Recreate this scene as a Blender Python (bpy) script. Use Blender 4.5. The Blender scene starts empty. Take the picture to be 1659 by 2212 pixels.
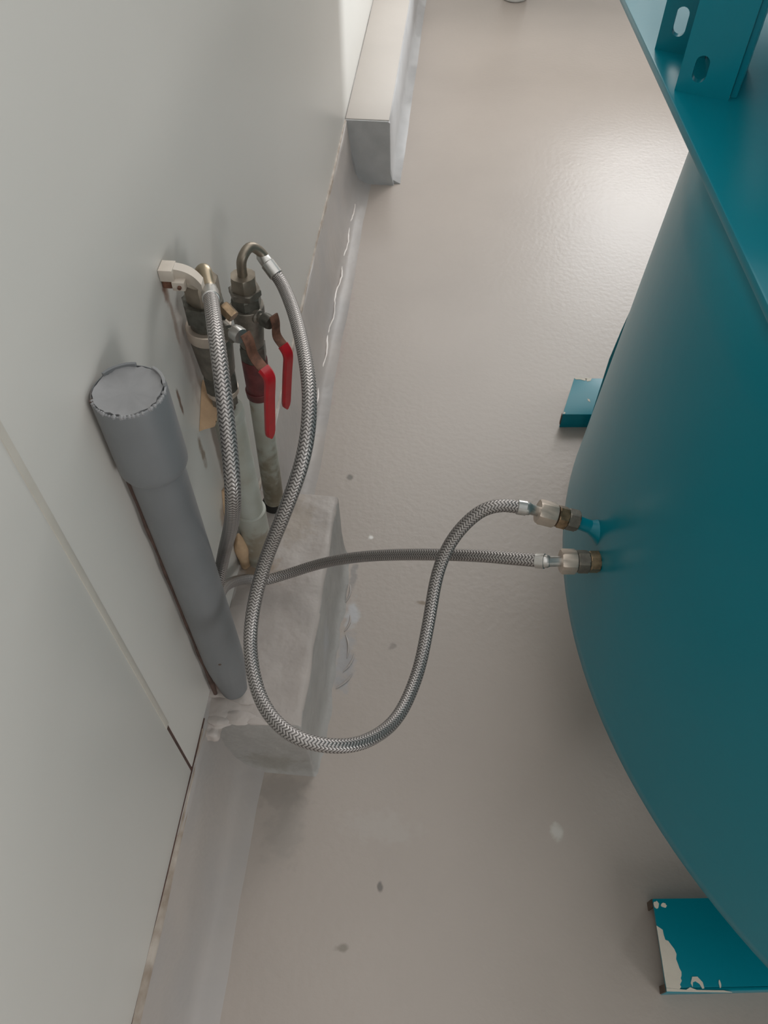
import bpy, bmesh, math, random
from mathutils import Vector, Matrix
random.seed(7)
PI = math.pi
SC = bpy.context.scene
COL = SC.collection

# ---------------------------------------------------------------- camera
cam = bpy.data.cameras.new('camera')
cam.sensor_fit = 'VERTICAL'; cam.sensor_height = 24.0
cam.lens = 1727.0 / 2212.0 * 24.0
cam.clip_start = 0.05
cam.dof.use_dof = True; cam.dof.focus_distance = 1.2; cam.dof.aperture_fstop = 9.0
cam_ob = bpy.data.objects.new('camera', cam); COL.objects.link(cam_ob)
R_ = Matrix(((0.99593632, -0.07137544, 0.05492163),
             (0.09005274, 0.79708897, -0.59710944),
             (-0.00115848, 0.59962882, 0.80027741)))
cam_ob.matrix_world = Matrix.Translation((0, 0, 1.65)) @ R_.to_4x4()
SC.camera = cam_ob

# ---------------------------------------------------------------- light
world = bpy.data.worlds.new('world'); SC.world = world; world.use_nodes = True
bg = world.node_tree.nodes['Background']
bg.inputs[0].default_value = (1.0, 0.99, 0.975, 1); bg.inputs[1].default_value = 1.22

def area(name, loc, target, sx, sy, power, color):
    l = bpy.data.lights.new(name, 'AREA'); l.shape = 'RECTANGLE'; l.size = sx; l.size_y = sy
    l.energy = power; l.color = color
    o = bpy.data.objects.new(name, l); COL.objects.link(o); o.location = loc
    o.rotation_euler = (Vector(target) - Vector(loc)).to_track_quat('-Z', 'Y').to_euler()
    return o
area('far_window_light', (1.75, 6.9, 2.75), (0.6, 2.6, 0.1), 1.3, 0.9, 50, (0.97, 0.985, 1.0))
area('side_window_light', (3.3, 4.68, 1.15), (-0.39, 3.7, 0.9), 0.14, 0.3, 190, (0.92, 0.97, 1.0))
area('near_fill_light', (2.2, -1.8, 0.95), (-0.39, 0.2, 0.8), 0.9, 1.0, 26, (0.97, 0.99, 1.0))  # unseen fill, added to brighten the near part of the wall
area('overhead_fill_light', (0.6, 4.9, 3.7), (0.1, 1.2, 0.0), 2.2, 2.2, 42, (1.0, 0.97, 0.93))  # unseen overhead fill, added to brighten the middle of the scene
SC.view_settings.view_transform = 'Standard'
SC.view_settings.look = 'None'
SC.view_settings.gamma = 1.0
SC.view_settings.use_curve_mapping = False
SC.view_settings.exposure = 0.14

# ---------------------------------------------------------------- materials
def lin(c):
    return tuple(((v / 255.0) / 12.92 if v / 255.0 <= 0.04045 else ((v / 255.0 + 0.055) / 1.055) ** 2.4) for v in c) + (1,)

def mat(name, rgb, rough=0.5, metal=0.0, var=0.06, scale=12.0, bump=0.0, bscale=200.0, coat=0.0, stains=(), rgb2=None,
        bump2=0.0, b2scale=8.0, spec=0.5):
    """painted surface: noise-varied colour, optional fine bump, optional stains [(centre, radii, colour, strength)]"""
    m = bpy.data.materials.new(name); m.use_nodes = True
    nt = m.node_tree; N = nt.nodes; L = nt.links
    b = N['Principled BSDF']
    b.inputs['Roughness'].default_value = rough; b.inputs['Metallic'].default_value = metal
    b.inputs['Coat Weight'].default_value = coat; b.inputs['Coat Roughness'].default_value = 0.08
    b.inputs['Specular IOR Level'].default_value = spec
    geo = N.new('ShaderNodeNewGeometry')
    n = N.new('ShaderNodeTexNoise'); n.inputs['Scale'].default_value = scale; n.inputs['Detail'].default_value = 6
    L.new(geo.outputs['Position'], n.inputs['Vector'])
    c = lin(rgb); c2 = lin(rgb2) if rgb2 else tuple(v * (1 - 2.2 * var) for v in c[:3]) + (1,)
    mr = N.new('ShaderNodeMapRange'); mr.inputs['From Min'].default_value = 0.35; mr.inputs['From Max'].default_value = 0.68
    L.new(n.outputs['Fac'], mr.inputs['Value'])
    mx = N.new('ShaderNodeMix'); mx.data_type = 'RGBA'
    L.new(mr.outputs[0], mx.inputs['Factor']); mx.inputs['A'].default_value = c; mx.inputs['B'].default_value = c2
    out = mx.outputs['Result']
    if stains:
        wn = N.new('ShaderNodeTexNoise'); wn.inputs['Scale'].default_value = 45; wn.inputs['Detail'].default_value = 4
        L.new(geo.outputs['Position'], wn.inputs['Vector'])
        s0 = N.new('ShaderNodeVectorMath'); s0.operation = 'SUBTRACT'; s0.inputs[1].default_value = (.5, .5, .5)
        L.new(wn.outputs['Color'], s0.inputs[0])
        for ctr, rad, col, st in stains:
            a = N.new('ShaderNodeVectorMath'); a.operation = 'SUBTRACT'; a.inputs[1].default_value = ctr
            L.new(geo.outputs['Position'], a.inputs[0])
            d = N.new('ShaderNodeVectorMath'); d.operation = 'DIVIDE'; d.inputs[1].default_value = rad
            L.new(a.outputs[0], d.inputs[0])
            w = N.new('ShaderNodeVectorMath'); w.operation = 'MULTIPLY_ADD'; w.inputs[1].default_value = (1.6, 1.6, 1.6)
            L.new(s0.outputs[0], w.inputs[0]); L.new(d.outputs[0], w.inputs[2])
            ln = N.new('ShaderNodeVectorMath'); ln.operation = 'LENGTH'; L.new(w.outputs[0], ln.inputs[0])
            r = N.new('ShaderNodeMapRange'); r.interpolation_type = 'SMOOTHSTEP'
            r.inputs['From Min'].default_value = 0.35; r.inputs['From Max'].default_value = 1.0
            r.inputs['To Min'].default_value = st; r.inputs['To Max'].default_value = 0
            L.new(ln.outputs['Value'], r.inputs['Value'])
            k = N.new('ShaderNodeMix'); k.data_type = 'RGBA'
            L.new(r.outputs[0], k.inputs['Factor']); L.new(out, k.inputs['A']); k.inputs['B'].default_value = lin(col)
            out = k.outputs['Result']
    L.new(out, b.inputs['Base Color'])
    hb = None
    for sc_, st_, dist in ((bscale, bump, 0.0015), (b2scale, bump2, 0.01)):
        if st_ > 0:
            bn = N.new('ShaderNodeTexNoise'); bn.inputs['Scale'].default_value = sc_; bn.inputs['Detail'].default_value = 3
            L.new(geo.outputs['Position'], bn.inputs['Vector'])
            bp = N.new('ShaderNodeBump'); bp.inputs['Strength'].default_value = st_; bp.inputs['Distance'].default_value = dist
            L.new(bn.outputs['Fac'], bp.inputs['Height'])
            if hb: L.new(hb, bp.inputs['Normal'])
            hb = bp.outputs['Normal']
    if hb: L.new(hb, b.inputs['Normal'])
    return m

def braid_mat():
    """woven steel braid: herringbone strands laid out in hose length (u, metres) and round the hose (v, 0..1)"""
    m = bpy.data.materials.new('braided_steel'); m.use_nodes = True
    nt = m.node_tree; N = nt.nodes; L = nt.links; b = N['Principled BSDF']
    b.inputs['Metallic'].default_value = 0.75; b.inputs['Roughness'].default_value = 0.42
    uv = N.new('ShaderNodeUVMap'); sp = N.new('ShaderNodeSeparateXYZ'); L.new(uv.outputs[0], sp.inputs[0])
    def M(op, a, bb=None, c=None):
        n = N.new('ShaderNodeMath'); n.operation = op
        for i, v in enumerate((a, bb, c)):
            if v is None: continue
            if isinstance(v, (int, float)): n.inputs[i].default_value = v
            else: L.new(v, n.inputs[i])
        return n.outputs[0]
    v12 = M('MULTIPLY', sp.outputs['Y'], 14.0)
    tri = M('PINGPONG', v12, 1.0)
    ph = M('MULTIPLY_ADD', tri, 0.75, M('MULTIPLY', sp.outputs['X'], 1 / 0.0052))
    s = M('SINE', M('MULTIPLY', ph, 2 * PI))
    s01 = M('MULTIPLY_ADD', s, 0.5, 0.5)
    edge = M('ABSOLUTE', M('SUBTRACT', tri, 0.5))          # column borders
    edge = M('MULTIPLY', edge, 2.0); edge = M('POWER', edge, 6.0)
    h = M('SUBTRACT', s01, M('MULTIPLY', edge, 0.45))
    cr = N.new('ShaderNodeMapRange'); cr.inputs['From Min'].default_value = 0.0; cr.inputs['From Max'].default_value = 0.55
    L.new(h, cr.inputs['Value'])
    mx = N.new('ShaderNodeMix'); mx.data_type = 'RGBA'; L.new(cr.outputs[0], mx.inputs['Factor'])
    mx.inputs['A'].default_value = lin((92, 88, 86)); mx.inputs['B'].default_value = lin((176, 171, 168))
    L.new(mx.outputs['Result'], b.inputs['Base Color'])
    bp = N.new('ShaderNodeBump'); bp.inputs['Strength'].default_value = 0.5; bp.inputs['Distance'].default_value = 0.0008
    L.new(h, bp.inputs['Height']); L.new(bp.outputs[0], b.inputs['Normal'])
    return m

WARM = (112, 100, 92); RUST = (112, 66, 42); OCH = (132, 104, 66); GREY = (112, 112, 112)
M_floor = mat('grey_floor_paint', (166, 156, 148), 0.31, var=0.035, scale=2.2, spec=0.4, bump=0.42, bscale=65, bump2=0.05, b2scale=9,
    stains=[((-.215, 1.34, 0), (.012, .012, .05), (90, 86, 80), .8), ((-.06, .85, 0), (.012, .012, .05), (100, 95, 90), .5),
            ((0, .97, 0), (.016, .008, .05), (120, 104, 84), .8), ((-.14, 1.15, 0), (.008, .010, .05), (230, 228, 224), .8),
            ((-.10, .23, 0), (.014, .010, .05), (116, 110, 100), .7), ((-.04, .34, 0), (.007, .012, .05), (96, 92, 88), .8),
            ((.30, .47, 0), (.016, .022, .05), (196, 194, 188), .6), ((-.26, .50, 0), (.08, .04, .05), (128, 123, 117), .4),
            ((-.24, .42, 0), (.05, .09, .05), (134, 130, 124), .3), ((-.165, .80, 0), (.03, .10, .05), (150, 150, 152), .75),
            ((-.16, .93, 0), (.02, .05, .05), (178, 180, 184), .7), ((-.17, 1.03, 0), (.012, .05, .05), (120, 118, 118), .6),
            ((-.05, .45, 0), (.10, .04, .05), (172, 166, 160), .35), ((-.31, 1.9, 0), (.03, .45, .05), (158, 144, 138), .55)])
M_wall = mat('white_panel_coating', (204, 201, 195), 0.34, var=0.015, scale=1.3,
    stains=[((-.387, .884, .945), (.02, .014, .028), RUST, .85), ((-.387, .888, .895), (.02, .009, .07), (150, 130, 116), .7),
            ((-.387, .93, .60), (.02, .020, .16), (172, 152, 138), .6), ((-.387, .86, .63), (.02, .012, .05), (130, 108, 88), .8),
            ((-.387, .83, .78), (.02, .006, .03), (110, 84, 70), .9), ((-.387, .87, .42), (.02, .02, .06), (142, 120, 104), .7),
            ((-.387, .90, .80), (.02, .030, .12), (166, 152, 144), .5)])
M_concrete = mat('painted_concrete', (172, 163, 157), 0.5, var=0.07, scale=9, bump=0.5, bscale=60, bump2=0.5, b2scale=22,
    stains=[((-.30, .56, .12), (.10, .04, .05), (118, 112, 100), .5), ((-.34, .88, .235), (.05, .05, .03), OCH, .55),
            ((-.30, 1.02, .235), (.07, .09, .03), (150, 136, 120), .5), ((-.375, .62, .235), (.016, .02, .03), RUST, .6),
            ((-.385, .50, .235), (.010, .03, .03), RUST, .6)])
M_plinth = mat('grey_plinth_paint', (161, 153, 147), 0.42, var=0.05, scale=5, rgb2=(153, 148, 145), bump=0.3, bscale=50, bump2=0.35, b2scale=14)
M_blockside = mat('grey_block_side', (154, 151, 147), 0.5, var=0.06, scale=14, bump=0.5, bscale=60, bump2=0.5, b2scale=22,
    stains=[((-.28, .55, .04), (.08, .04, .05), (120, 116, 106), .5), ((-.2, .80, .10), (.03, .05, .06), (158, 158, 160), .6)])
M_kerb_side = mat('light_grey_kerb_paint', (176, 175, 175), 0.4, var=0.06, scale=9, bump=0.4, bscale=50, bump2=0.4, b2scale=20)
M_kerb_top = mat('beige_kerb_paint', (180, 173, 166), 0.45, var=0.03, scale=3, bump=0.2, bscale=60)
M_kerb_end = mat('dark_grey_kerb_end', (184, 184, 184), 0.6, var=0.07, scale=16, bump=0.4, bscale=50)
M_white_paint = mat('white_paint_bead', (224, 216, 210), 0.35, var=0.05, scale=60, bump=0.3, bscale=90)
M_joint = mat('brown_grey_joint_sealant', (138, 124, 110), 0.6, var=0.2, scale=25, rgb2=(176, 166, 156))
M_seam = mat('pale_joint_sealant', (196, 190, 180), 0.4, var=0.03, scale=20)
M_gap = mat('rusty_joint_gap', (84, 60, 52), 0.85, var=0.2, scale=60)
M_black = mat('dark_hole', (34, 31, 28), 0.95, var=0.1)
M_teal = mat('teal_tank_paint', (0, 120, 136), 0.28, var=0.02, scale=3, spec=0.3, bump=0.10, bscale=35)
M_primer = mat('exposed_white_primer', (205, 196, 182), 0.6, var=0.04, scale=40)
M_rustmetal = mat('bare_rusty_steel', (92, 76, 64), 0.75, var=0.2, scale=70)
M_drain = mat('grey_pvc', (112, 114, 116), 0.42, var=0.05, scale=9, bump=0.1, bscale=120,
    stains=[((-.378, .60, .6), (.02, .02, .9), (96, 84, 78), .5)])  # darker along the wall side, dirt and shadow together
M_drain_cap = mat('pale_grey_pvc_cap', (138, 138, 139), 0.6, var=0.06, scale=35)
M_bead = mat('dirty_sealant_shadow', (86, 66, 58), 0.8, var=0.25, scale=40)  # sealant dirt and the contact shadow in one dark colour
M_pipe = mat('off_white_pipe', (168, 170, 162), 0.45, var=0.05, scale=14, rgb2=(150, 148, 136),
    stains=[((-.33, .89, .30), (.05, .05, .075), (122, 108, 88), .75), ((-.34, 1.05, .33), (.05, .05, .13), (116, 106, 88), .85),
            ((-.36, 1.03, .55), (.02, .03, .05), (120, 104, 78), .75), ((-.32, 1.05, .29), (.05, .05, .05), (98, 88, 70), .8)])
M_foam = mat('tan_expanding_foam', (188, 158, 126), 0.9, var=0.1, scale=30, bump=0.7, bscale=160)
M_brass_dull = mat('dull_nickel_brass', (150, 140, 126), 0.42, metal=0.75, var=0.12, scale=60)
M_brass_bright = mat('polished_brass_elbow', (176, 162, 140), 0.3, metal=0.85, var=0.05, scale=60)
M_chrome = mat('satin_steel', (196, 194, 190), 0.3, metal=0.85, var=0.05, scale=60)
M_dark_iron = mat('dark_oxidised_brass', (104, 102, 94), 0.5, metal=0.6, var=0.18, scale=70, bump=0.3, bscale=300)
M_body = mat('tarnished_valve_body', (128, 122, 112), 0.48, metal=0.6, var=0.16, scale=60, bump=0.25, bscale=300)
M_nut_pale = mat('pale_nickel_nut', (198, 184, 170), 0.34, metal=0.55, var=0.05, scale=60)
M_nut_brown = mat('stained_brass_fitting', (156, 132, 104), 0.32, metal=0.7, var=0.25, scale=90)
M_rust = mat('rusty_lever_steel', (122, 84, 66), 0.7, metal=0.2, var=0.25, scale=90, bump=0.3, bscale=300)
M_red = mat('red_vinyl_grip', (176, 16, 30), 0.38, var=0.08, scale=60, coat=0.2)
M_maroon = mat('maroon_painted_union', (106, 50, 50), 0.6, var=0.2, scale=50, bump=0.4, bscale=200)
M_clamp = mat('ivory_plastic', (204, 194, 182), 0.45, var=0.04, scale=30,
    stains=[((-.372, .878, .955), (.012, .01, .008), RUST, .5)])
M_whiteplastic = mat('white_plastic', (214, 212, 208), 0.4, var=0.03)
M_blocker = mat('grey_blocker_paint', (150, 150, 150), 0.5)
M_back = mat('back_wall_paint', (190, 188, 184), 0.5)
M_braid = braid_mat()

# ---------------------------------------------------------------- mesh helpers
def obj(name, bm, m, parent=None, smooth=True, angle=40):
    me = bpy.data.meshes.new(name)
    bmesh.ops.recalc_face_normals(bm, faces=bm.faces)
    bm.to_mesh(me); bm.free()
    me.materials.append(m)
    if smooth:
        for p_ in me.polygons: p_.use_smooth = True
        me.set_sharp_from_angle(angle=math.radians(angle))
    o = bpy.data.objects.new(name, me); COL.objects.link(o)
    if parent is not None: o.parent = parent; o.matrix_parent_inverse = Matrix.Translation(-Vector(parent.location))
    return o

def empty(name, loc, label, cat, group=None):
    o = bpy.data.objects.new(name, None); COL.objects.link(o); o.location = loc; o.empty_display_size = 0.05
    tag(o, label, cat, group); return o

def tag(o, label, cat, group=None):
    o['label'] = label; o['category'] = cat
    if group: o['group'] = group
    return o

def struct(o, label):
    o['kind'] = 'structure'; o['label'] = label; return o

def part(o, label):
    o['label'] = label; return o

def lathe(pts, a, b, seg=28, rot=0.0, bm=None):
    """pts: (t metres along a->b, radius); closed caps"""
    bm = bm or bmesh.new(); a = Vector(a); b = Vector(b); d = (b - a).normalized()
    x = d.orthogonal().normalized(); y = d.cross(x)
    if abs(d.z) > 0.9: x = Vector((1, 0, 0)) - d * d.x; x.normalize(); y = d.cross(x)
    rings = []
    for t, r in pts:
        rings.append([bm.verts.new(a + d * t + (x * math.cos(rot + 2 * PI * i / seg) + y * math.sin(rot + 2 * PI * i / seg)) * r) for i in range(seg)])
    for r0, r1 in zip(rings, rings[1:]):
        for i in range(seg): bm.faces.new((r0[i], r0[(i + 1) % seg], r1[(i + 1) % seg], r1[i]))
    bm.faces.new(rings[0]); bm.faces.new(rings[-1])
    return bm

def hexnut(a, d, h, r, rot=0.3, bm=None):
    """hexagonal nut with chamfered rims, r = radius to the flats' corners"""
    a = Vector(a); d = Vector(d).normalized()
    bm = bm or bmesh.new()
    x = d.orthogonal().normalized(); y = d.cross(x)
    if abs(d.z) > 0.9: x = Vector((1, 0, 0)) - d * d.x; x.normalize(); y = d.cross(x)
    seg = 24; rings = []
    for t, rr in ((0, .86), (.0, .90), (.10, 1.0), (.90, 1.0), (1.0, .90), (1.0, .86)):
        ring = []
        for i in range(seg):
            an = 2 * PI * i / seg
            loc = ((an + PI / 6) % (PI / 3)) - PI / 6
            hr = r * math.cos(PI / 6) / math.cos(loc)
            q = min(hr, r * rr * 1.0)
            ring.append(bm.verts.new(a + d * t * h + (x * math.cos(an + rot) + y * math.sin(an + rot)) * q))
        rings.append(ring)
    for r0, r1 in zip(rings, rings[1:]):
        for i in range(seg): bm.faces.new((r0[i], r0[(i + 1) % seg], r1[(i + 1) % seg], r1[i]))
    bm.faces.new(rings[0]); bm.faces.new(rings[-1])
    return bm

def spline(P, n=10):
    P = [Vector(p_) for p_ in P]; out = []
    for i in range(len(P) - 1):
        p0 = P[max(i - 1, 0)]; p1 = P[i]; p2 = P[i + 1]; p3 = P[min(i + 2, len(P) - 1)]
        for k in range(n):
            t = k / n
            out.append(0.5 * ((2 * p1) + (p2 - p0) * t + (2 * p0 - 5 * p1 + 4 * p2 - p3) * t * t + (3 * p1 - p0 - 3 * p2 + p3) * t ** 3))
    out.append(P[-1])
    for _ in range(6):                                        # relax into an even bend
        out = [out[0]] + [(out[i - 1] + out[i] * 2 + out[i + 1]) / 4 for i in range(1, len(out) - 1)] + [out[-1]]
    return out

def tube(path, r, seg=20, bm=None, cap=True):
    """r: number or function of 0..1"""
    bm = bm or bmesh.new(); uvl = bm.loops.layers.uv.verify()
    path = [Vector(p_) for p_ in path]
    T = [(path[min(i + 1, len(path) - 1)] - path[max(i - 1, 0)]).normalized() for i in range(len(path))]
    x = T[0].orthogonal().normalized(); rings = []; s = 0; S = []
    for i, p_ in enumerate(path):
        if i: s += (p_ - path[i - 1]).length
        S.append(s)
        x = (x - T[i] * x.dot(T[i])).normalized(); y = T[i].cross(x)
        rr = r(i / (len(path) - 1)) if callable(r) else r
        rings.append([bm.verts.new(p_ + (x * math.cos(2 * PI * k / seg) + y * math.sin(2 * PI * k / seg)) * rr) for k in range(seg)])
    for i in range(len(rings) - 1):
        for k in range(seg):
            f = bm.faces.new((rings[i][k], rings[i][(k + 1) % seg], rings[i + 1][(k + 1) % seg], rings[i + 1][k]))
            for l, (u, v) in zip(f.loops, ((S[i], k), (S[i], k + 1), (S[i + 1], k + 1), (S[i + 1], k))): l[uvl].uv = (u, v / seg)
    if cap: bm.faces.new(rings[0]); bm.faces.new(rings[-1])
    return bm

def prism(poly, z0, z1, bevel=0.0, bm=None):
    """poly in plan (x, y), from z0 to z1"""
    bm = bm or bmesh.new()
    lo = [bm.verts.new((x, y, z0)) for x, y in poly]; hi = [bm.verts.new((x, y, z1)) for x, y in poly]
    n = len(poly); fs = [bm.faces.new(lo), bm.faces.new(hi)]
    for i in range(n): fs.append(bm.faces.new((lo[i], lo[(i + 1) % n], hi[(i + 1) % n], hi[i])))
    if bevel: bmesh.ops.bevel(bm, geom=list(bm.edges), offset=bevel, segments=2, affect='EDGES', profile=0.6)
    return bm

def box(x0, x1, y0, y1, z0, z1, bevel=0.0, bm=None):
    return prism([(x0, y0), (x1, y0), (x1, y1), (x0, y1)], z0, z1, bevel, bm)

def extr(poly, thick, origin, ux, uy, bevel=0.0, hole=None):
    """flat plate: outline poly in the (ux, uy) plane through origin, given thickness along ux x uy; hole = inner outline"""
    bm = bmesh.new(); ux = Vector(ux).normalized(); uy = Vector(uy).normalized(); n = ux.cross(uy); o = Vector(origin)
    W = lambda p_, k: o + ux * p_[0] + uy * p_[1] + n * (k * thick)
    if hole is None:
        a = [bm.verts.new(W(p_, 0)) for p_ in poly]; b = [bm.verts.new(W(p_, 1)) for p_ in poly]
        bm.faces.new(a); bm.faces.new(b); m = len(a)
        for i in range(m): bm.faces.new((a[i], a[(i + 1) % m], b[(i + 1) % m], b[i]))
    else:
        loops = []
        for k in (0, 1):
            o1 = [bm.verts.new(W(p_, k)) for p_ in poly]; h1 = [bm.verts.new(W(p_, k)) for p_ in hole]
            e = [bm.edges.new((o1[i], o1[(i + 1) % len(o1)])) for i in range(len(o1))] + [bm.edges.new((h1[i], h1[(i + 1) % len(h1)])) for i in range(len(h1))]
            bmesh.ops.triangle_fill(bm, use_beauty=True, edges=e); loops.append((o1, h1))
        for j in (0, 1):
            A, B = loops[0][j], loops[1][j]; m = len(A)
            for i in range(m): bm.faces.new((A[i], A[(i + 1) % m], B[(i + 1) % m], B[i]))
    if bevel: bmesh.ops.bevel(bm, geom=list(bm.edges), offset=bevel, segments=2, affect='EDGES')
    return bm

def sweep_y(profile, y0, y1, step=0.05, wob=0.0, seed=0, close=True):
    """profile (x, z) drawn along +Y with a little hand-made unevenness"""
    bm = bmesh.new(); n = max(2, int((y1 - y0) / step)); rnd = random.Random(seed); rows = []
    ph = [rnd.uniform(0, 6) for _ in profile]
    for i in range(n + 1):
        y = y0 + (y1 - y0) * i / n
        rows.append([bm.verts.new((x + wob * (math.sin(y * 9 + ph[k]) + 0.5 * math.sin(y * 31 + ph[k] * 2)), y,
                     z + 0.6 * wob * math.sin(y * 13 + ph[k]) * (1 if 0.001 < z else 0))) for k, (x, z) in enumerate(profile)])
    m = len(profile)
    for a, b in zip(rows, rows[1:]):
        for k in range(m if close else m - 1): bm.faces.new((a[k], a[(k + 1) % m], b[(k + 1) % m], b[k]))
    if close: bm.faces.new(rows[0]); bm.faces.new(rows[-1])
    return bm

WX = -0.387; ZK = 0.235          # wall face, top of the kerb under the panels

# ---------------------------------------------------------------- the setting
bm = bmesh.new()
bmesh.ops.create_grid(bm, x_segments=2, y_segments=2, size=1)
for v in bm.verts: v.co = Vector((1.75 + v.co.x * 2.3, 2.6 + v.co.y * 4.7, 0))
struct(obj('floor', bm, M_floor, smooth=False), 'glossy grey-beige painted floor')

wall = bpy.data.objects.new('wall_left', None); COL.objects.link(wall); wall.location = (WX, 0.455, 0)
struct(wall, 'white coated panel wall on the left')
SY = 0.455
obj('wall_panel', box(WX - 0.08, WX, -2.0, SY - 0.0035, ZK, 3.0, 0.0012), M_wall, wall)
obj('wall_panel', box(WX - 0.08, WX, SY + 0.0035, 7.2, ZK, 3.0, 0.0012), M_wall, wall)
part(obj('joint_sealant', box(WX - 0.01, WX + 0.0012, SY - 0.0055, SY + 0.0055, 0.435, 3.0, 0.0008), M_seam, wall), 'pale sealant strip over the panel joint')
part(obj('open_joint', box(WX - 0.02, WX - 0.001, SY - 0.0042, SY + 0.0042, ZK, 0.435), M_gap, wall), 'dark rusty stretch of the joint without sealant')
struct(obj('wall_back', box(-0.47, 4.05, 7.2, 7.3, 0, 3.0), M_back), 'far wall beyond the picture')
# grey upstand under the panels
struct(obj('baseboard_left', sweep_y([(WX - .08, -.02), (WX - .08, ZK), (WX + .004, ZK), (WX + .007, ZK - .004), (WX + .009, ZK - .014), (-.366, .10), (-.354, .045), (-.343, .020), (-.326, .007), (-.300, .0006), (-.290, -.02)],
       -2.0, 7.2, 0.06, 0.0022, 3), M_plinth, angle=60), 'grey painted sloping upstand under the wall panels')
joint = obj('trim_1', sweep_y([(WX - .002, ZK - .004), (WX - .002, ZK + .004), (WX + .004, ZK + .002), (WX + .006, ZK - .006)], 1.09, 2.75, 0.03, 0.0009, 5), M_joint)
struct(joint, 'thin brownish sealant line where the panels meet the upstand')
joint2 = obj('trim_2', sweep_y([(WX - .002, ZK - .003), (WX - .002, ZK + .002), (WX + .002, ZK + .001), (WX + .003, ZK - .004)], -2.0, .55, 0.03, 0.0006, 6), M_gap)
ledge = obj('trim_6', sweep_y([(WX - .001, ZK - .002), (WX - .001, ZK + .0008), (WX + .0055, ZK + .0008), (WX + .0085, ZK - .006), (WX + .0085, ZK - .016), (WX + .002, ZK - .016)], -2.0, .53, 0.03, 0.0007, 8), M_joint)
struct(ledge, 'pale brownish lip at the top of the near upstand')
struct(joint2, 'dark line where the near panels meet the upstand')
# white ridge of paint along the foot of the upstand
bm = bmesh.new(); rnd = random.Random(4); pth = []
for i in range(70):
    y = 1.55 + i * 1.03 / 69
    pth.append((-.341 + .004 * math.sin(i * .5) + rnd.uniform(-.0012, .0012), y, .018 + rnd.uniform(0, .002)))
tube(pth, lambda t: 0.0022 + 0.0011 * math.sin(t * 40) * math.sin(t * 17), 8, bm)
struct(obj('trim_3', bm, M_white_paint), 'uneven white paint ridge along the foot of the upstand')

# far kerb: beige top, pale side, dark end
kerb = bpy.data.objects.new('trim_4', None); COL.objects.link(kerb); kerb.location = (-.3, 2.75, 0)
struct(kerb, 'raised kerb along the wall in the distance, beige top and dark grey end')
bm = bmesh.new()
KT = .238
kp = [(WX + .001, ZK - .02), (WX + .001, KT), (-.236, KT), (-.229, KT - .006), (-.226, .06), (-.218, .015), (-.190, .001), (-.190, -.01), (WX, -.01)]
part(obj('kerb_side', sweep_y(kp, 2.756, 7.2, 0.07, 0.001, 9), M_kerb_side, kerb, angle=60), 'pale grey kerb body')
part(obj('kerb_top', box(WX + .002, -.233, 2.75, 7.2, KT - .002, KT + .003, .001), M_kerb_top, kerb), 'beige kerb top')
bm = bmesh.new(); ep = [(WX + .03, .0), (-.214, .0), (-.226, .05), (-.229, KT - .006), (-.236, KT), (WX + .002, KT), (WX + .002, .10), (WX + .032, .05)]
part(obj('kerb_end', extr(ep, .012, (0, 2.756, 0), (1, 0, 0), (0, 0, 1)), M_kerb_end, kerb), 'bare dark grey kerb end')
part(obj('paint_run', extr([(WX + .008, .012), (WX + .034, .002), (WX + .036, .05), (WX + .022, .125), (WX + .010, .13)], .006, (0, 2.744, 0), (1, 0, 0), (0, 0, 1), .001), M_kerb_side, kerb), 'white paint run on the kerb end')

# near concrete block the pipes come out of
bm = bmesh.new(); nx, ny = 12, 36; rnd = random.Random(2)
blk = bmesh.new()
def top_h(x, y):
    h = ZK + .0025 * math.sin(x * 60 + 1) * math.sin(y * 21) + .0015 * math.sin(y * 77 + x * 40)
    h -= .006 * max(0, (.59 - y) / .04) ** 1.5
    return h
rows = []
prof = [(-.386, 0), (-.37, 0), (-.35, 0), (-.33, 0), (-.30, 0), (-.27, 0), (-.24, 0), (-.222, 0), (-.212, -.0005), (-.2065, -.003), (-.2045, -.009), (-.202, -.06), (-.200, -.13), (-.197, -.19), (-.193, -.222), (-.185, -.233), (-.174, -.2385)]
for j in range(ny + 1):
    y = .556 + (1.09 - .556) * j / ny
    rows.append([blk.verts.new((x + (.0016 * math.sin(y * 45 + i) if i > 6 else 0), y, max(-.004, top_h(x, y) + dz))) for i, (x, dz) in enumerate(prof)])
front = []
for dy, dz in ((-.002, -.002), (-.004, -.009), (-.005, -.08), (-.006, -.15), (-.009, -.21), (-.016, -.230), (-.028, -.2385)):
    front.append([blk.verts.new((x + (.012 if i == len(prof) - 1 else 0) * 0, .556 + dy, max(-.004, min(rows[0][i].co.z, rows[0][0].co.z + dz * 1.0)))) for i, (x, _) in enumerate(prof)])
allr = list(reversed(front)) + rows
for a, b in zip(allr, allr[1:]):
    for k in range(len(prof) - 1): blk.faces.new((a[k], a[k + 1], b[k + 1], b[k]))
blk.faces.new([v for v in rows[-1]] + [blk.verts.new((-.386, 1.09, -.004))])
block = struct(obj('trim_5', blk, M_concrete, angle=70), 'raised painted concrete block in front of the wall where the pipes come up')
block.data.materials.append(M_blockside)
for p_ in block.data.polygons:
    if p_.center.z < ZK - .008: p_.material_index = 1
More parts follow.
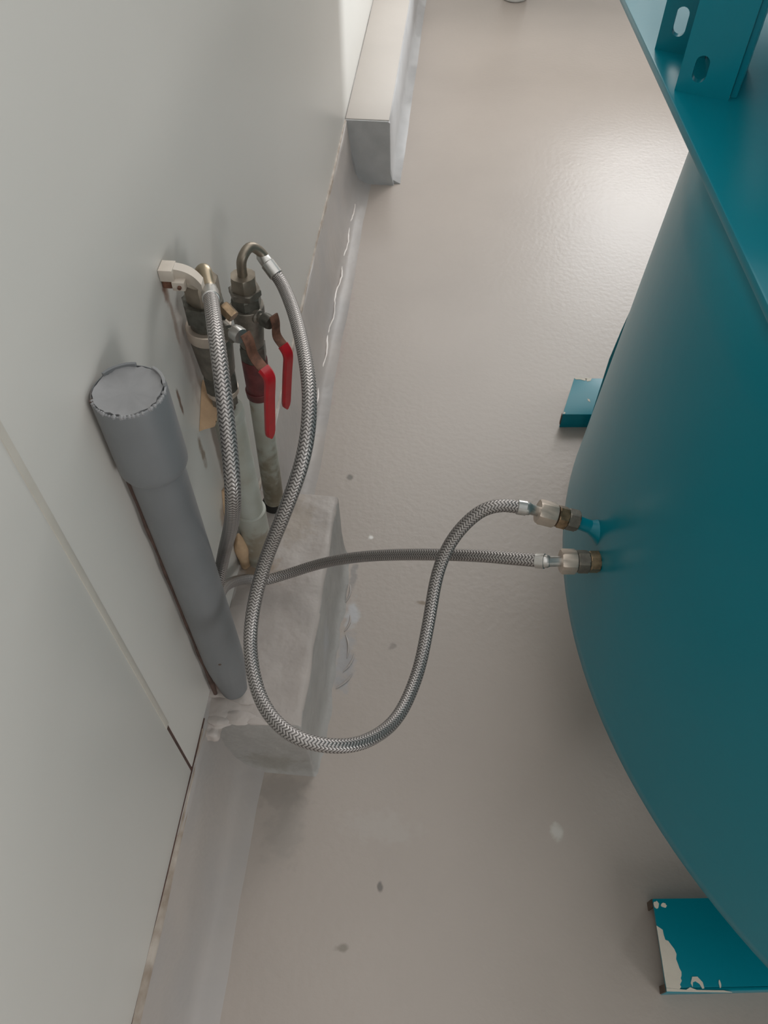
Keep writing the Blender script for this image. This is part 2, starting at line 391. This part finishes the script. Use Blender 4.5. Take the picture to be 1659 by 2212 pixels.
# hand-trowelled mortar lumps
def lump(x, y, z, rx, ry, rz, seed):
    b = bmesh.new(); bmesh.ops.create_icosphere(b, subdivisions=3, radius=1); r = random.Random(seed); p_ = [r.uniform(0, 6) for _ in range(4)]
    for v in b.verts:
        k = 1 + .12 * math.sin(v.co.x * 4 + p_[0]) + .12 * math.sin(v.co.y * 5 + p_[1]) + .08 * math.sin(v.co.z * 7 + p_[2])
        v.co = Vector((x + v.co.x * rx * k, y + v.co.y * ry * k, z + v.co.z * rz * k))
    return obj('mortar_lump', b, M_concrete, block)
for i, a in enumerate([(-.362, .606, .2335, .030, .016, .0045), (-.322, .598, .2335, .034, .014, .0045), (-.366, .580, .2315, .024, .026, .004), (-.362, .555, .227, .030, .020, .0065),
                       (-.325, .562, .2295, .042, .014, .0035), (-.286, .556, .229, .022, .008, .003), (-.372, .535, .214, .016, .018, .016)]):
    lump(*a, i)
part(obj('crack', prism([(-.378, .636), (-.362, .628), (-.356, .611), (-.360, .610), (-.371, .621), (-.384, .624)], ZK + .0035, ZK + .006), M_black, block), 'dark hole between drain pipe and wall')
# loose paint skin beside the block
rnd = random.Random(21)
for k, (x, y, l, a) in enumerate([(-.178, .98, .05, 1.5), (-.170, .90, .045, 1.4), (-.165, .84, .06, 1.75), (-.155, .80, .05, 1.2), (-.160, .755, .05, .9)]):
    P_ = [(x + math.cos(a) * l * (t - .5) + .006 * math.sin(t * 3), y + math.sin(a) * l * (t - .5), .0012) for t in (0, .25, .5, .75, 1)]
    obj('paint_ridge', tube(spline(P_, 4), lambda t: .0008 + .0022 * math.sin(PI * t), 6), M_plinth, bpy.data.objects['floor'])

# ---------------------------------------------------------------- drain pipe
DX, DY = -.343, .615
dp = empty('drain_pipe', (DX, DY, ZK), 'wide grey plastic drain pipe with capped socket standing against the white wall', 'pipe')
obj('pipe_barrel', lathe([(0, .0245), (.01, .025), (.10, .0335), (.145, .0355), (.17, .0355), (.672, .0355)], (DX, DY, ZK - .005), (DX, DY, 1), 48), M_drain, dp)
obj('socket', lathe([(0, .0360), (.0005, .0412), (.004, .0425), (.012, .0430), (.120, .0430), (.124, .0420), (.125, .0400), (.118, .0395)], (DX, DY, .893), (DX, DY, 2), 48), M_drain, dp)
bm = bmesh.new(); seg = 48; ring = []; c0 = bm.verts.new((DX, DY, 1.0165)); rnd = random.Random(3)
for i in range(seg):
    r = .0385 + rnd.uniform(-.0018, .0012); ring.append(bm.verts.new((DX + r * math.cos(2 * PI * i / seg), DY + r * math.sin(2 * PI * i / seg), 1.0185 + rnd.uniform(-.001, .001))))
mid = [bm.verts.new((DX + .028 * math.cos(2 * PI * i / seg), DY + .028 * math.sin(2 * PI * i / seg), 1.0165 + rnd.uniform(-.0004, .0004))) for i in range(seg)]
low = [bm.verts.new((v.co.x, v.co.y, 1.008)) for v in ring]
for i in range(seg):
    j = (i + 1) % seg
    bm.faces.new((ring[i], ring[j], mid[j], mid[i])); bm.faces.new((mid[i], mid[j], c0)); bm.faces.new((low[i], low[j], ring[j], ring[i]))
bm.faces.new(low)
part(obj('end_cap', bm, M_drain_cap, dp), 'pale grey cap set in the socket mouth')
def arc_piece(a0, a1, r0, r1, z0, z1, m):
    b = bmesh.new(); n = 12; rows = []
    for i in range(n + 1):
        a = math.radians(a0 + (a1 - a0) * i / n)
        rows.append([b.verts.new((DX + r * math.cos(a), DY + r * math.sin(a), z)) for r, z in ((r0, z0), (r1, z0), (r1, z1), (r0, z1))])
    for p_, q in zip(rows, rows[1:]):
        for k in range(4): b.faces.new((p_[k], p_[(k + 1) % 4], q[(k + 1) % 4], q[k]))
    b.faces.new(rows[0]); b.faces.new(rows[-1]); bmesh.ops.bevel(b, geom=list(b.edges), offset=.0004, segments=1, affect='EDGES')
    return b
part(obj('rim_piece', arc_piece(92, 150, .0380, .0415, 1.012, 1.0225, 0), M_drain, dp), 'leftover rim edge of the socket')
part(obj('rim_piece', arc_piece(15, 62, .0385, .0420, 1.012, 1.0225, 0), M_drain_cap, dp), 'paler leftover rim edge')
rnd = random.Random(8)
bm = bmesh.new()
for i in range(26):
    a = math.radians(-150 + i * 6 + rnd.uniform(-2, 2)); rr = .0405
    p_ = (DX + rr * math.cos(a), DY + rr * math.sin(a), 1.0165)
    s_ = rnd.uniform(.0015, .0034)
    bmesh.ops.create_icosphere(bm, subdivisions=1, radius=s_, matrix=Matrix.Translation(p_))
o = obj('rim_burr', bm, M_drain_cap, dp); o['kind'] = 'stuff'
bp_ = [(-.3745, .5985 + .0008 * math.sin(i * 1.7), ZK + .005 + i * .0246) for i in range(28)]
part(obj('sealant_shadow_bead', tube(bp_, lambda t: .0040 + .0006 * math.sin(t * 33), 8), M_bead, dp), 'dirty brown sealant with painted shadow along the wall side')  # bead also carries the shadow line between pipe and wall
bp_ = [(-.3785, .5960 + .0006 * math.sin(i * 1.3), .897 + i * .0135) for i in range(10)]
part(obj('sealant_shadow_bead', tube(bp_, lambda t: .0028 + .0005 * math.sin(t * 20), 8), M_bead, dp), 'dirty brown sealant with painted shadow behind the socket')
obj('screw', lathe([(0, .003), (.002, .003), (.003, .0015)], (DX + .008, DY - .0325, .405), (DX + .010, DY - .06, .405), 10), M_rustmetal, dp)

# ---------------------------------------------------------------- water pipes
P1 = Vector((-.348, .915, ZK))
wp = empty('water_pipe', P1, 'off-white water pipe behind the straight-hanging hose, nearest the drain pipe', 'pipe', None)
bm = lathe([(0, .0265), (.445, .0265), (.448, .0262), (.448, .0240), (.438, .0238)], P1, P1 + Vector((0, 0, 1)), 40)
obj('pipe_sleeve', bm, M_pipe, wp)
obj('sleeve_socket', lathe([(-.01, .0300), (.150, .0300), (.160, .0312), (.166, .0312), (.168, .0270)], P1, P1 + Vector((0, 0, 1)), 40), M_pipe, wp)
obj('sleeve_rim', lathe([(.428, .0266), (.430, .0278), (.446, .0280), (.449, .0266)], P1, P1 + Vector((0, 0, 1)), 40), M_pipe, wp)
part(obj('inner_pipe', lathe([(.40, .0150), (.463, .0150)], P1, P1 + Vector((0, 0, 1)), 24), M_rustmetal, wp), 'rusty inner pipe end')
A2 = Vector((-.3415, 1.055, ZK)); D2 = Vector((.0245, .006, 1)).normalized()
wp2 = empty('water_pipe', A2, 'stained off-white water pipe under the maroon union, farther from the drain pipe', 'pipe', None)
obj('pipe_barrel', lathe([(-.01, .0215), (.36, .0208), (.365, .018)], A2, A2 + D2, 32), M_pipe, wp2)
part(obj('foot_collar', lathe([(-.008, .026), (.012, .0255), (.018, .0215)], A2, A2 + D2, 32), M_black, wp2), 'dark opening round the pipe foot')
# foam between pipe and wall
def wedge(name, pts_wall, depth, label, seed, taper=.55):
    """outline on the wall plane (y, z), swelling out from the wall by depth"""
    b = bmesh.new(); cy = sum(p_[0] for p_ in pts_wall) / len(pts_wall); cz = sum(p_[1] for p_ in pts_wall) / len(pts_wall); r = random.Random(seed)
    a = [b.verts.new((WX + .0005, y, z)) for y, z in pts_wall]
    c = [b.verts.new((WX + depth * (.85 + .2 * r.random()), cy + (y - cy) * taper, cz + (z - cz) * taper)) for y, z in pts_wall]
    b.faces.new(a); b.faces.new(c); n = len(a)
    for i in range(n): b.faces.new((a[i], a[(i + 1) % n], c[(i + 1) % n], c[i]))
    bmesh.ops.subdivide_edges(b, edges=list(b.edges), cuts=2, use_grid_fill=True)
    for v in b.verts: v.co += Vector((r.uniform(-.0006, .0006), r.uniform(-.0008, .0008), r.uniform(-.0008, .0008))) if v.co.x > WX + .002 else Vector((0, 0, 0))
    return tag(obj(name, b, M_foam), label, 'foam')
wedge('foam_wedge', [(.935, .725), (.925, .722), (.878, .680), (.868, .672), (.930, .668), (.942, .70)], .028, 'tan foam wedge between wall and pipe, under the brass valve', 1, .8)
wedge('foam_wedge', [(.895, .48), (.880, .44), (.872, .395), (.93, .385), (.95, .45)], .020, 'small tan foam piece on the wall halfway down the pipe', 2, .8)
b = bmesh.new(); bmesh.ops.create_icosphere(b, subdivisions=3, radius=1)
for v in b.verts: v.co = Vector((-.374 + v.co.x * .013 * (1 + .2 * math.sin(v.co.z * 5)), .888 + v.co.y * .014, .285 + v.co.z * .062 * (1 + .1 * math.sin(v.co.y * 6))))
tag(obj('foam_lump', b, M_foam), 'tall tan foam lump at the foot of the pipe beside the dark hole', 'foam')

# ---------------------------------------------------------------- valves
def stack(parent, A, D, rows, rot=0.3):
    for kind, name, z0, z1, r0, r1, m, lab in rows:
        a = A + D * ((z0 - A.z) / D.z); h = z1 - z0
        if kind == 'hex': o = obj(name, hexnut(a, D, h, r0, rot), m, parent, angle=25)
        else: o = obj(name, lathe([(0, r0 * .96), (h * .06, r0), (h * .94, r1), (h, r1 * .96)], a, a + D, 32), m, parent)
        if lab: part(o, lab)

def lever(parent, path, wdir, m_grip):
    """stamped steel lever: path = centre line; the plate is widened along wdir; grip = vinyl sleeve on the straight end"""
    def strip(P, w, t, seg=4):
        b = bmesh.new(); rows = []; P = [Vector(p_) for p_ in P]; W = Vector(wdir).normalized()
        for i, p_ in enumerate(P):
            T = (P[min(i + 1, len(P) - 1)] - P[max(i - 1, 0)]).normalized(); n = T.cross(W).normalized(); ww = w(i / (len(P) - 1)) if callable(w) else w
            Wc = n.cross(T).normalized()
            rows.append([b.verts.new(p_ + Wc * ww * sx * cx + n * t * sy * cy) for sx, sy, cx, cy in ((1, 1, .72, 1), (-1, 1, .72, 1), (-1, 1, 1, .4), (-1, -1, 1, .4), (-1, -1, .72, 1), (1, -1, .72, 1), (1, -1, 1, .4), (1, 1, 1, .4))])
        for a, c in zip(rows, rows[1:]):
            for k in range(8): b.faces.new((a[k], a[(k + 1) % 8], c[(k + 1) % 8], c[k]))
        b.faces.new(rows[0]); b.faces.new(rows[-1]); return b
    steel, grip = path
    lv = part(obj('lever', strip(spline(steel, 4), .0085, .0022), M_rust, parent), 'rusty steel lever')
    g = spline(grip, 5)
    part(obj('lever_grip', strip(g, lambda t: .0098 if t < .9 else .0098 * math.sqrt(max(.05, 1 - ((t - .9) / .1) ** 2)), .0048), m_grip, lv), 'red vinyl grip')

Z = Vector((0, 0, 1))
v1 = empty('ball_valve', (P1.x, P1.y, .70), 'brass ball valve with red lever behind the straight-hanging hose, nearer the drain pipe', 'valve')
stack(v1, P1, Z, [
    ('hex', 'lower_nut', .700, .722, .0235, .0235, M_body, None),
    ('cyl', 'lower_collar', .722, .732, .0262, .0262, M_nut_pale, 'paler ring'),
    ('hex', 'body_nut', .732, .768, .0285, .0285, M_dark_iron, None),
    ('cyl', 'body', .768, .842, .0270, .0325, M_body, None),
    ('cyl', 'upper_collar', .842, .862, .0345, .0345, M_nut_pale, 'pale upper ring'),
    ('cyl', 'threaded_neck', .862, .876, .0260, .0260, M_dark_iron, None)])
u = Vector((.8, -.6, 0)); w = Vector((.6, .8, 0))
s0 = Vector((P1.x, P1.y, .845)) + Z * -.01
obj('stem_boss', lathe([(.015, .015), (.045, .0125), (.047, .009), (.060, .009)], s0 + Z * .035, s0 + Z * .035 + u, 20), M_body, v1)
obj('stem_nut', hexnut(Vector((-.298, .8775, .8828)), u, .016, .0125), M_chrome, v1)
lever(v1, ([(-.2770, .8618, .894), (-.2700, .8566, .880), (-.2710, .8574, .862), (-.2600, .8490, .850), (-.2500, .8415, .843)],
           [(-.2535, .8440, .8455), (-.2445, .8374, .838), (-.2452, .8378, .822), (-.2513, .8425, .784), (-.2570, .8470, .735), (-.2625, .8508, .690)]), w, M_red)

v2 = empty('ball_valve', (-.332, 1.06, .66), 'ball valve with red lever behind the looping hose, farther from the drain pipe', 'valve')
stack(v2, A2, D2, [
    ('cyl', 'maroon_union', .583, .668, .0222, .0235, M_maroon, 'maroon painted union'),
    ('cyl', 'union_lip', .574, .592, .0235, .0248, M_maroon, 'maroon lip'),
    ('hex', 'lower_nut', .668, .700, .0245, .0245, M_dark_iron, None),
    ('cyl', 'body', .700, .768, .0215, .0265, M_body, None),
    ('cyl', 'upper_collar', .768, .785, .0288, .0288, M_body, None),
    ('hex', 'top_nut', .785, .806, .0265, .0265, M_dark_iron, None)], .1)
s0 = Vector((-.329, 1.058, .775))
obj('stem_boss', lathe([(.010, .014), (.030, .012), (.032, .008), (.050, .008)], s0, s0 + u, 20), M_body, v2)
obj('stem_nut', hexnut(Vector((-.2965, 1.036, .776)), u, .018, .0125), M_dark_iron, v2)
lever(v2, ([(-.2740, 1.0180, .799), (-.2705, 1.0154, .782), (-.2755, 1.0190, .757), (-.2650, 1.0112, .747), (-.2580, 1.0060, .740)],
           [(-.2625, 1.0093, .7445), (-.2545, 1.0035, .733), (-.2560, 1.0045, .715), (-.2610, 1.0084, .684), (-.2680, 1.0136, .635), (-.2750, 1.0188, .584)]), w, M_red)

# ---------------------------------------------------------------- hoses
HR = .0105
H2 = [(-.2912, 1.1018, .8301), (-.2587, 1.0462, .8364), (-.2177, .9351, .8631), (-.1826, .8173, .8728), (-.1707, .7453, .8558), (-.1762, .6941, .8179), (-.2012, .6541, .7523), (-.2316, .6269, .6716), (-.2506, .5859, .6049), (-.251, .5356, .5674), (-.2302, .4746, .5579), (-.1976, .4303, .5601), (-.1547, .4045, .5629), (-.1033, .405, .5472), (-.0604, .4317, .5142), (-.0235, .4855, .4769), (.0017, .5674, .4613), (.0134, .6412, .4906), (.0224, .7037, .5491), (.0424, .7394, .5993), (.0767, .7632, .6397), (.1112, .7708, .6555), (.1475, .7712, .6533)]
H1 = [(-.3163, .864, .9543), (-.2915, .7883, .9712), (-.2709, .72, .9562), (-.2548, .6516, .9041), (-.25, .6133, .8502), (-.2683, .6257, .7608), (-.3206, .6887, .5864), (-.345, .676, .492), (-.360, .700, .425), (-.3705, .755, .368), (-.3685, .803, .312), (-.352, .832, .276), (-.328, .840, .2600), (-.2768, .8543, .2705), (-.2182, .858, .3058), (-.1576, .8399, .3631), (-.1007, .8166, .4168), (-.0394, .7906, .4682), (.025, .7629, .5181), (.0922, .7392, .5582), (.1421, .7234, .5805), (.1837, .7131, .595)]
def hose(P, label, top, inlet):
    """P: centre line from the valve end to the tank end"""
    h = empty('braided_hose', P[0], label, 'hose')
    c = spline(P, 10)
    obj('braid', tube(c, HR, 24), M_braid, h)
    for e, d in ((c[0], (c[0] - c[2]).normalized()), (c[-1], (c[-1] - c[-3]).normalized())):
        L_ = .030 if e is c[0] else .010
        obj('ferrule', lathe([(-.010, HR + .0004), (-.009, HR + .0016), (L_ * .45, HR + .0016), (L_ * .5, HR + .0002), (L_, HR - .0003), (L_ + .004, HR - .003)], e, e + d, 28), M_chrome, h)
    return h, c
hz2, c2 = hose([(-.279, 1.072, .846)] + H2[1:], 'long braided steel hose hanging in a low loop, ending at the upper tank inlet', None, None)
hz1, c1 = hose(H1, 'braided steel hose passing behind the drain pipe and ending at the lower tank inlet', None, None)
# elbow at the far valve
def at2(z): return A2 + D2 * ((z - A2.z) / D2.z)
obj('swivel_nut', hexnut(at2(.806), D2, .012, .0275, .5), M_body, hz2, angle=25)
obj('swivel_nut', hexnut(at2(.818), D2, .026, .0225, .2), M_brass_dull, hz2, angle=25)
d0 = (c2[0] - c2[2]).normalized()
el = [at2(.840), at2(.858), at2(.872) + Vector((.003, 0, .004)), Vector((-.312, 1.078, .886)), c2[0] + d0 * .028 + Vector((0, 0, .006)), c2[0] + d0 * .018]
obj('elbow', tube(spline(el, 6), .0082, 18), M_brass_dull, hz2)
# elbow at the near valve
obj('swivel_nut', hexnut(P1 + Z * (.876 - ZK), Z, .032, .0330, .4), M_dark_iron, hz1, angle=25)
obj('swivel_nut', hexnut(P1 + Z * (.908 - ZK) + Vector((.003, 0, 0)), Z, .034, .0265, .1), M_brass_dull, hz1, angle=25)
d0 = (c1[0] - c1[2]).normalized()
el = [P1 + Z * (.94 - ZK), P1 + Z * (.952 - ZK) + Vector((.004, 0, 0)), Vector((-.3335, .913, .962)), c1[0] + d0 * .030 + Vector((0, .0, .004)), c1[0] + d0 * .016]
obj('elbow', tube(spline(el, 6), .0088, 18), M_brass_bright, hz1)
obj('bleed_screw', hexnut(Vector((-.316, .905, .905)), Vector((.75, -.5, -.45)), .022, .010, .1), M_nut_brown, hz1, angle=25)
# nuts on the tank end
e2 = c2[-1]; n2a = Vector((.172, .7745, .6430)); n2b = Vector((.199, .7735, .6365)); n2c = Vector((.2340, .7720, .6265)); n2r = Vector((.2700, .7686, .6135))
dd = (n2b - n2a).normalized()
obj('hose_tail', tube([e2 + (e2 - c2[-3]).normalized() * .008, n2a - dd * .004, n2a + dd * .002], .0085, 18), M_chrome, hz2)
obj('tank_nut', hexnut(n2a, dd, .029, .0205, .25), M_nut_pale, hz2, angle=25)
e1 = c1[-1]; n1a = Vector((.2135, .7155, .5945)); n1b = Vector((.2390, .7180, .5935))
dd1 = (n1b - n1a).normalized()
obj('hose_tail', tube([e1 + (e1 - c1[-3]).normalized() * .008, n1a - dd1 * .002, n1a + dd1 * .002], .0085, 18), M_chrome, hz1)
obj('tank_nut', hexnut(n1a, dd1, .024, .0205, .25), M_nut_pale, hz1, angle=25)

# ---------------------------------------------------------------- wall clamp
cl = empty('pipe_clamp', (WX, .885, .965), 'ivory plastic clamp with rust stain, on the wall beside the near valve', 'clamp')
obj('clamp_base', box(WX + .0005, WX + .020, .874, .898, .966, .984, .0012), M_clamp, cl)
part(obj('rust_pad', box(WX + .0005, WX + .015, .877, .894, .952, .966, .003), M_rust, cl), 'rusty screw seat below the base')
pts = [(WX + .020, .888), (WX + .030, .890), (WX + .042, .888), (WX + .052, .882), (WX + .060, .874)]
bm = bmesh.new(); rows = []
for x, y in [tuple(p_[:2]) for p_ in spline([(a, b_, 0) for a, b_ in pts], 4)]:
    t = (x - WX - .02) / .04
    zc = .974 - .012 * t
    rows.append([bm.verts.new(q) for q in ((x, y + .006, zc - .011), (x, y - .006, zc - .011), (x, y - .007, zc + .008), (x, y + .006, zc + .010))])
for a, b_ in zip(rows, rows[1:]):
    for k in range(4): bm.faces.new((a[k], a[(k + 1) % 4], b_[(k + 1) % 4], b_[k]))
bm.faces.new(rows[0]); bm.faces.new(rows[-1]); bmesh.ops.bevel(bm, geom=[e_ for e_ in bm.edges if e_.calc_face_angle(0) > .6], offset=.0015, segments=2, affect='EDGES')
obj('clamp_arm', bm, M_clamp, cl)
obj('clamp_ear', box(WX + .016, WX + .034, .872, .884, .953, .967, .002), M_clamp, cl)
obj('clamp_screw', lathe([(0, .0028), (.0035, .0028), (.0045, .002)], (WX + .027, .8725, .960), (WX + .027, .80, .960), 10), M_rust, cl)

# ---------------------------------------------------------------- tank
TC = Vector((1.199, .842, 0)); ZB = .40; ZT = 1.15; R0 = .942
RT = R0 - .046 * (ZT - ZB)
tank = empty('water_tank', (TC.x, TC.y, 0), 'large round teal steel tank on short legs, right of the hoses', 'tank')
prof = [(.285, .02), (.290, .30), (.300, .55), (.318, .76), (.345, .87), (.368, .915), (.385, .9345), (.400, R0), (.42, R0 - .001)]
for k in range(1, 13): z_ = .42 + (ZT - .030 - .42) * k / 12; prof.append((z_, R0 - .046 * (z_ - ZB)))
prof += [(ZT - .015, RT - .006), (ZT - .003, RT - .022), (ZT - .003, .02)]
obj('shell', lathe(prof, TC, TC + Z, 192), M_teal, tank, angle=30)
# square top plate
ca, sa = math.cos(math.radians(6.0)), math.sin(math.radians(6.0))
def rp(x, y): return (TC.x + x * ca - y * sa * -1 * -1, TC.y + x * sa + y * ca)
H_ = .907
pl = [rp(-H_, -H_), rp(H_, -H_), rp(H_, H_), rp(-H_, H_)]
obj('top_plate', prism(pl, ZT - .003, ZT + .009, .0025), M_teal, tank)
# slotted brackets standing on the plate
def slot_outline(cx, z0, z1, r, n=8):
    P_ = [(cx + r * math.cos(PI + PI * k / n), z0 + r + r * math.sin(PI + PI * k / n)) for k in range(n + 1)]
    P_ += [(cx + r * math.cos(PI * k / n), z1 - r + r * math.sin(PI * k / n)) for k in range(n + 1)]
    return P_
U = Vector((.065, -.023, 0)).normalized()
def bracket(org, wd, slotx, z0, z1, h, ret):
    b = part(obj('slotted_bracket', extr([(0, 0), (wd, 0), (wd, h), (0, h)], .010, org, U, Z, 0, slot_outline(slotx, z0, z1, .0085)), M_teal, tank), 'upright slotted bracket')
    n = U.cross(Z); q = Vector(org) + U * wd
    bmr = extr([(0, 0), (ret, 0), (ret, h), (0, h)], .008, q, -n, Z, .001)
    obj('bracket_flange', bmr, M_teal, b)
    return b
bracket((.276, 1.0735, ZT + .009), .067, .024, .014, .046, .30, .09)
bracket((.264, 1.188, ZT + .009), .067, .024, .020, .056, .30, .09)
part(obj('bed_shade_box', prism([(.46, -.02), (1.9, -.02), (1.9, 2.6), (.46, 2.6)], 1.455, 1.70, .01), M_teal, tank), 'unseen teal box added above the top plate to shade it')  # unseen, added to shade the plate and block its reflections
obj('bed_crossbar', box(.262, .50, 1.03, 1.22, 1.445, 1.457, .002), M_teal, tank)
# legs and feet
def leg(phi, foot, fz, short=False):
    n = Vector((math.cos(phi), math.sin(phi), 0)); t = Vector((-n.y, n.x, 0))
    if not short: P_ = [(.80, .30), (.95, .80), (.957, .78), (.992, .62), (1.026, .50), (1.040, .38), (1.049, .28), (1.052, .10), (1.052, .0), (.93, .0), (.93, .28)]
    else: P_ = [(.55, .27), (.80, .33), (.80, .28), (.72, .0), (.62, .0), (.61, .25)]
    l = obj('leg', extr(P_, .012, TC + t * -.006, n, Z, .0015), M_teal, tank, angle=25)
    return l
leg(math.radians(138), None, .05); leg(math.radians(-139), None, .04, True); leg(math.radians(42), None, .05, True); leg(math.radians(-42), None, .05, True)
# far foot: open channel, its dark inside facing the camera
FZ = .052
ff = part(obj('foot_plate', prism([(.349, 1.570), (.60, 1.592), (.62, 1.735), (.388, 1.716)], FZ - .006, FZ, .0012), M_teal, tank), 'teal channel foot, chipped along its far edge')
obj('foot_flange', prism([(.349, 1.570), (.60, 1.592), (.60, 1.598), (.349, 1.576)], 0.0, FZ - .005, .001), M_teal, ff)
obj('foot_flange', prism([(.388, 1.710), (.62, 1.729), (.62, 1.735), (.388, 1.716)], 0.0, FZ - .005, .001), M_teal, ff)
part(obj('flange_end', prism([(.3475, 1.5695), (.3495, 1.5695), (.3495, 1.578), (.3475, 1.578)], 0.012, FZ - .004), M_rustmetal, ff), 'bare flange end')
for q in ([(.388, 1.717), (.412, 1.719), (.425, 1.716), (.418, 1.708), (.405, 1.712), (.392, 1.711)], [(.418, 1.719), (.438, 1.7205), (.434, 1.709), (.424, 1.706)], [(.4205, 1.637), (.4265, 1.634), (.4275, 1.624), (.4215, 1.629)], [(.3505, 1.5715), (.3555, 1.572), (.357, 1.578), (.3525, 1.580)]):
    obj('paint_chip', prism(q, FZ - .0005, FZ + .0006), M_primer, ff)
# near foot with big flake of missing paint
NZ = .040
nf = part(obj('foot_plate', prism([(.464, .357), (.80, .392), (.85, .256), (.4715, .214)], NZ - .006, NZ, .0015), M_teal, tank), 'near teal channel foot with flaked paint')
obj('foot_flange', prism([(.464, .357), (.80, .392), (.80, .386), (.464, .351)], 0, NZ - .005, .001), M_teal, nf)
fl = obj('foot_flange', prism([(.4715, .214), (.85, .256), (.85, .250), (.4718, .208)], 0, NZ - .0008, .002), M_teal, nf)
for q in ([(.4625, .357), (.4645, .357), (.4655, .343), (.4635, .343)], [(.4700, .221), (.472, .221), (.472, .209), (.470, .209)]):
    part(obj('flange_end', prism(q, .004, NZ - .004), M_rustmetal, nf), 'bare dark flange end')
chip = [(.4658, .3122), (.4761, .3063), (.4770, .298), (.4790, .2903), (.4840, .289), (.4882, .2831), (.4930, .277), (.4960, .2692), (.4942, .2611), (.4965, .254), (.4983, .2471), (.5010, .242), (.5004, .2357), (.4985, .232), (.4999, .228), (.4960, .222), (.4975, .2185), (.4945, .2150), (.4718, .2150), (.4705, .235), (.4690, .262), (.4675, .285)]
part(obj('paint_flake_scar', prism(chip, NZ - .0005, NZ + .0006), M_primer, nf), 'off-white primer where the teal paint has flaked away')
def blob(cx, cy, rx, ry, s, n=14):
    r = random.Random(s); return [(cx + rx * math.cos(2 * PI * i / n) * (1 + r.uniform(-.2, .2)), cy + ry * math.sin(2 * PI * i / n) * (1 + r.uniform(-.2, .2))) for i in range(n)]
for a in ((.4695, .347, .005, .0065, 1), (.4830, .3475, .0048, .0042, 2), (.5655, .229, .0018, .006, 6)):
    obj('paint_chip', prism(blob(*a), NZ - .0005, NZ + .0006), M_primer, nf)
obj('paint_chip', prism([(.515, .226), (.519, .236), (.528, .237), (.536, .229), (.5375, .220), (.5340, .219), (.530, .226), (.5235, .2295), (.5190, .2275), (.5175, .220)], NZ - .0005, NZ + .0006), M_primer, nf)
obj('paint_chip', prism([(.4720, .2095), (.4720, .2145), (.5060, .2150), (.5130, .2195), (.5240, .2165), (.5520, .2185), (.5700, .2200), (.5850, .2185), (.5850, .2185 - .0005)], NZ - .0010, NZ + .0004), M_primer, nf)
# inlet stubs
def stub(root, tip, name):
    d = (tip - root).normalized()
    s_ = obj(name, lathe([(-.03, .0135), (.0, .0135), (.010, .0112), ((tip - root).length, .0108)], root, tip, 28), M_teal, tank)
    obj('weld_bead', lathe([(-.020, .030), (-.008, .0245), (-.002, .0200), (.004, .0160), (.010, .0130), (.014, .0112)], root, tip, 28), M_teal, s_)
    return s_
st = stub(n2r, n2c, 'inlet_stub')
d_ = (n2c - n2r).normalized()
part(obj('threaded_fitting', hexnut(n2b + dd * .004, dd, .016, .0190, .1), M_nut_brown, st, angle=25), 'stained brass fitting')
part(obj('threaded_fitting', hexnut(n2b + dd * .021, dd, .018, .0178, .5), M_body, st, angle=25), 'dull brass fitting')
n1c = Vector((.2700, .7235, .5905)); n1r = Vector((.2795, .7260, .5885))
st = stub(n1r, n1c, 'inlet_stub')
part(obj('threaded_fitting', hexnut(n1a + dd1 * .0255, dd1, .0185, .0190, .1), M_body, st, angle=25), 'dull brass fitting')
part(obj('threaded_fitting', hexnut(n1a + dd1 * .045, dd1, .016, .0178, .5), M_nut_brown, st, angle=25), 'stained brass fitting')

# ---------------------------------------------------------------- far white leg, light blockers added out of frame
wb = empty('white_shade_table', (.245, 4.47, 0), 'white round leg at the top edge of the floor, under an added unseen table top', 'table')
obj('shade_top', prism([(-.02, 4.36), (1.75, 4.36), (1.75, 5.25), (-.02, 5.25)], .72, .75, .004), M_whiteplastic, wb)  # unseen top, added to shade the far floor
for lx, ly in ((.245, 4.47), (1.6, 4.47), (.245, 5.12), (1.6, 5.12)):
    obj('leg', lathe([(.0, .052), (.004, .060), (.015, .064), (.08, .060), (.12, .034), (.725, .034)], (lx, ly, .0), (lx, ly, 1), 40), M_whiteplastic, wb)
struct(obj('wall_front', box(-0.47, 4.05, -2.1, -2.0, 0, 3.0), M_back), 'wall behind the camera')
lc = obj('shade_chest', box(2.2, 2.5, 3.9, 5.6, 0, .88, .004), M_blocker)  # unseen blocker, added to keep the side light off the floor
tag(lc, 'unseen low grey chest added far right to keep side light off the floor', 'chest')
cb = obj('shade_cabinet', box(1.45, 2.1, 3.0, 3.72, 0, 2.0, .004), M_blocker)  # unseen blocker, added to give the wall light its upright edge
tag(cb, 'unseen tall grey cabinet added behind the tank to cut the side light', 'cabinet')
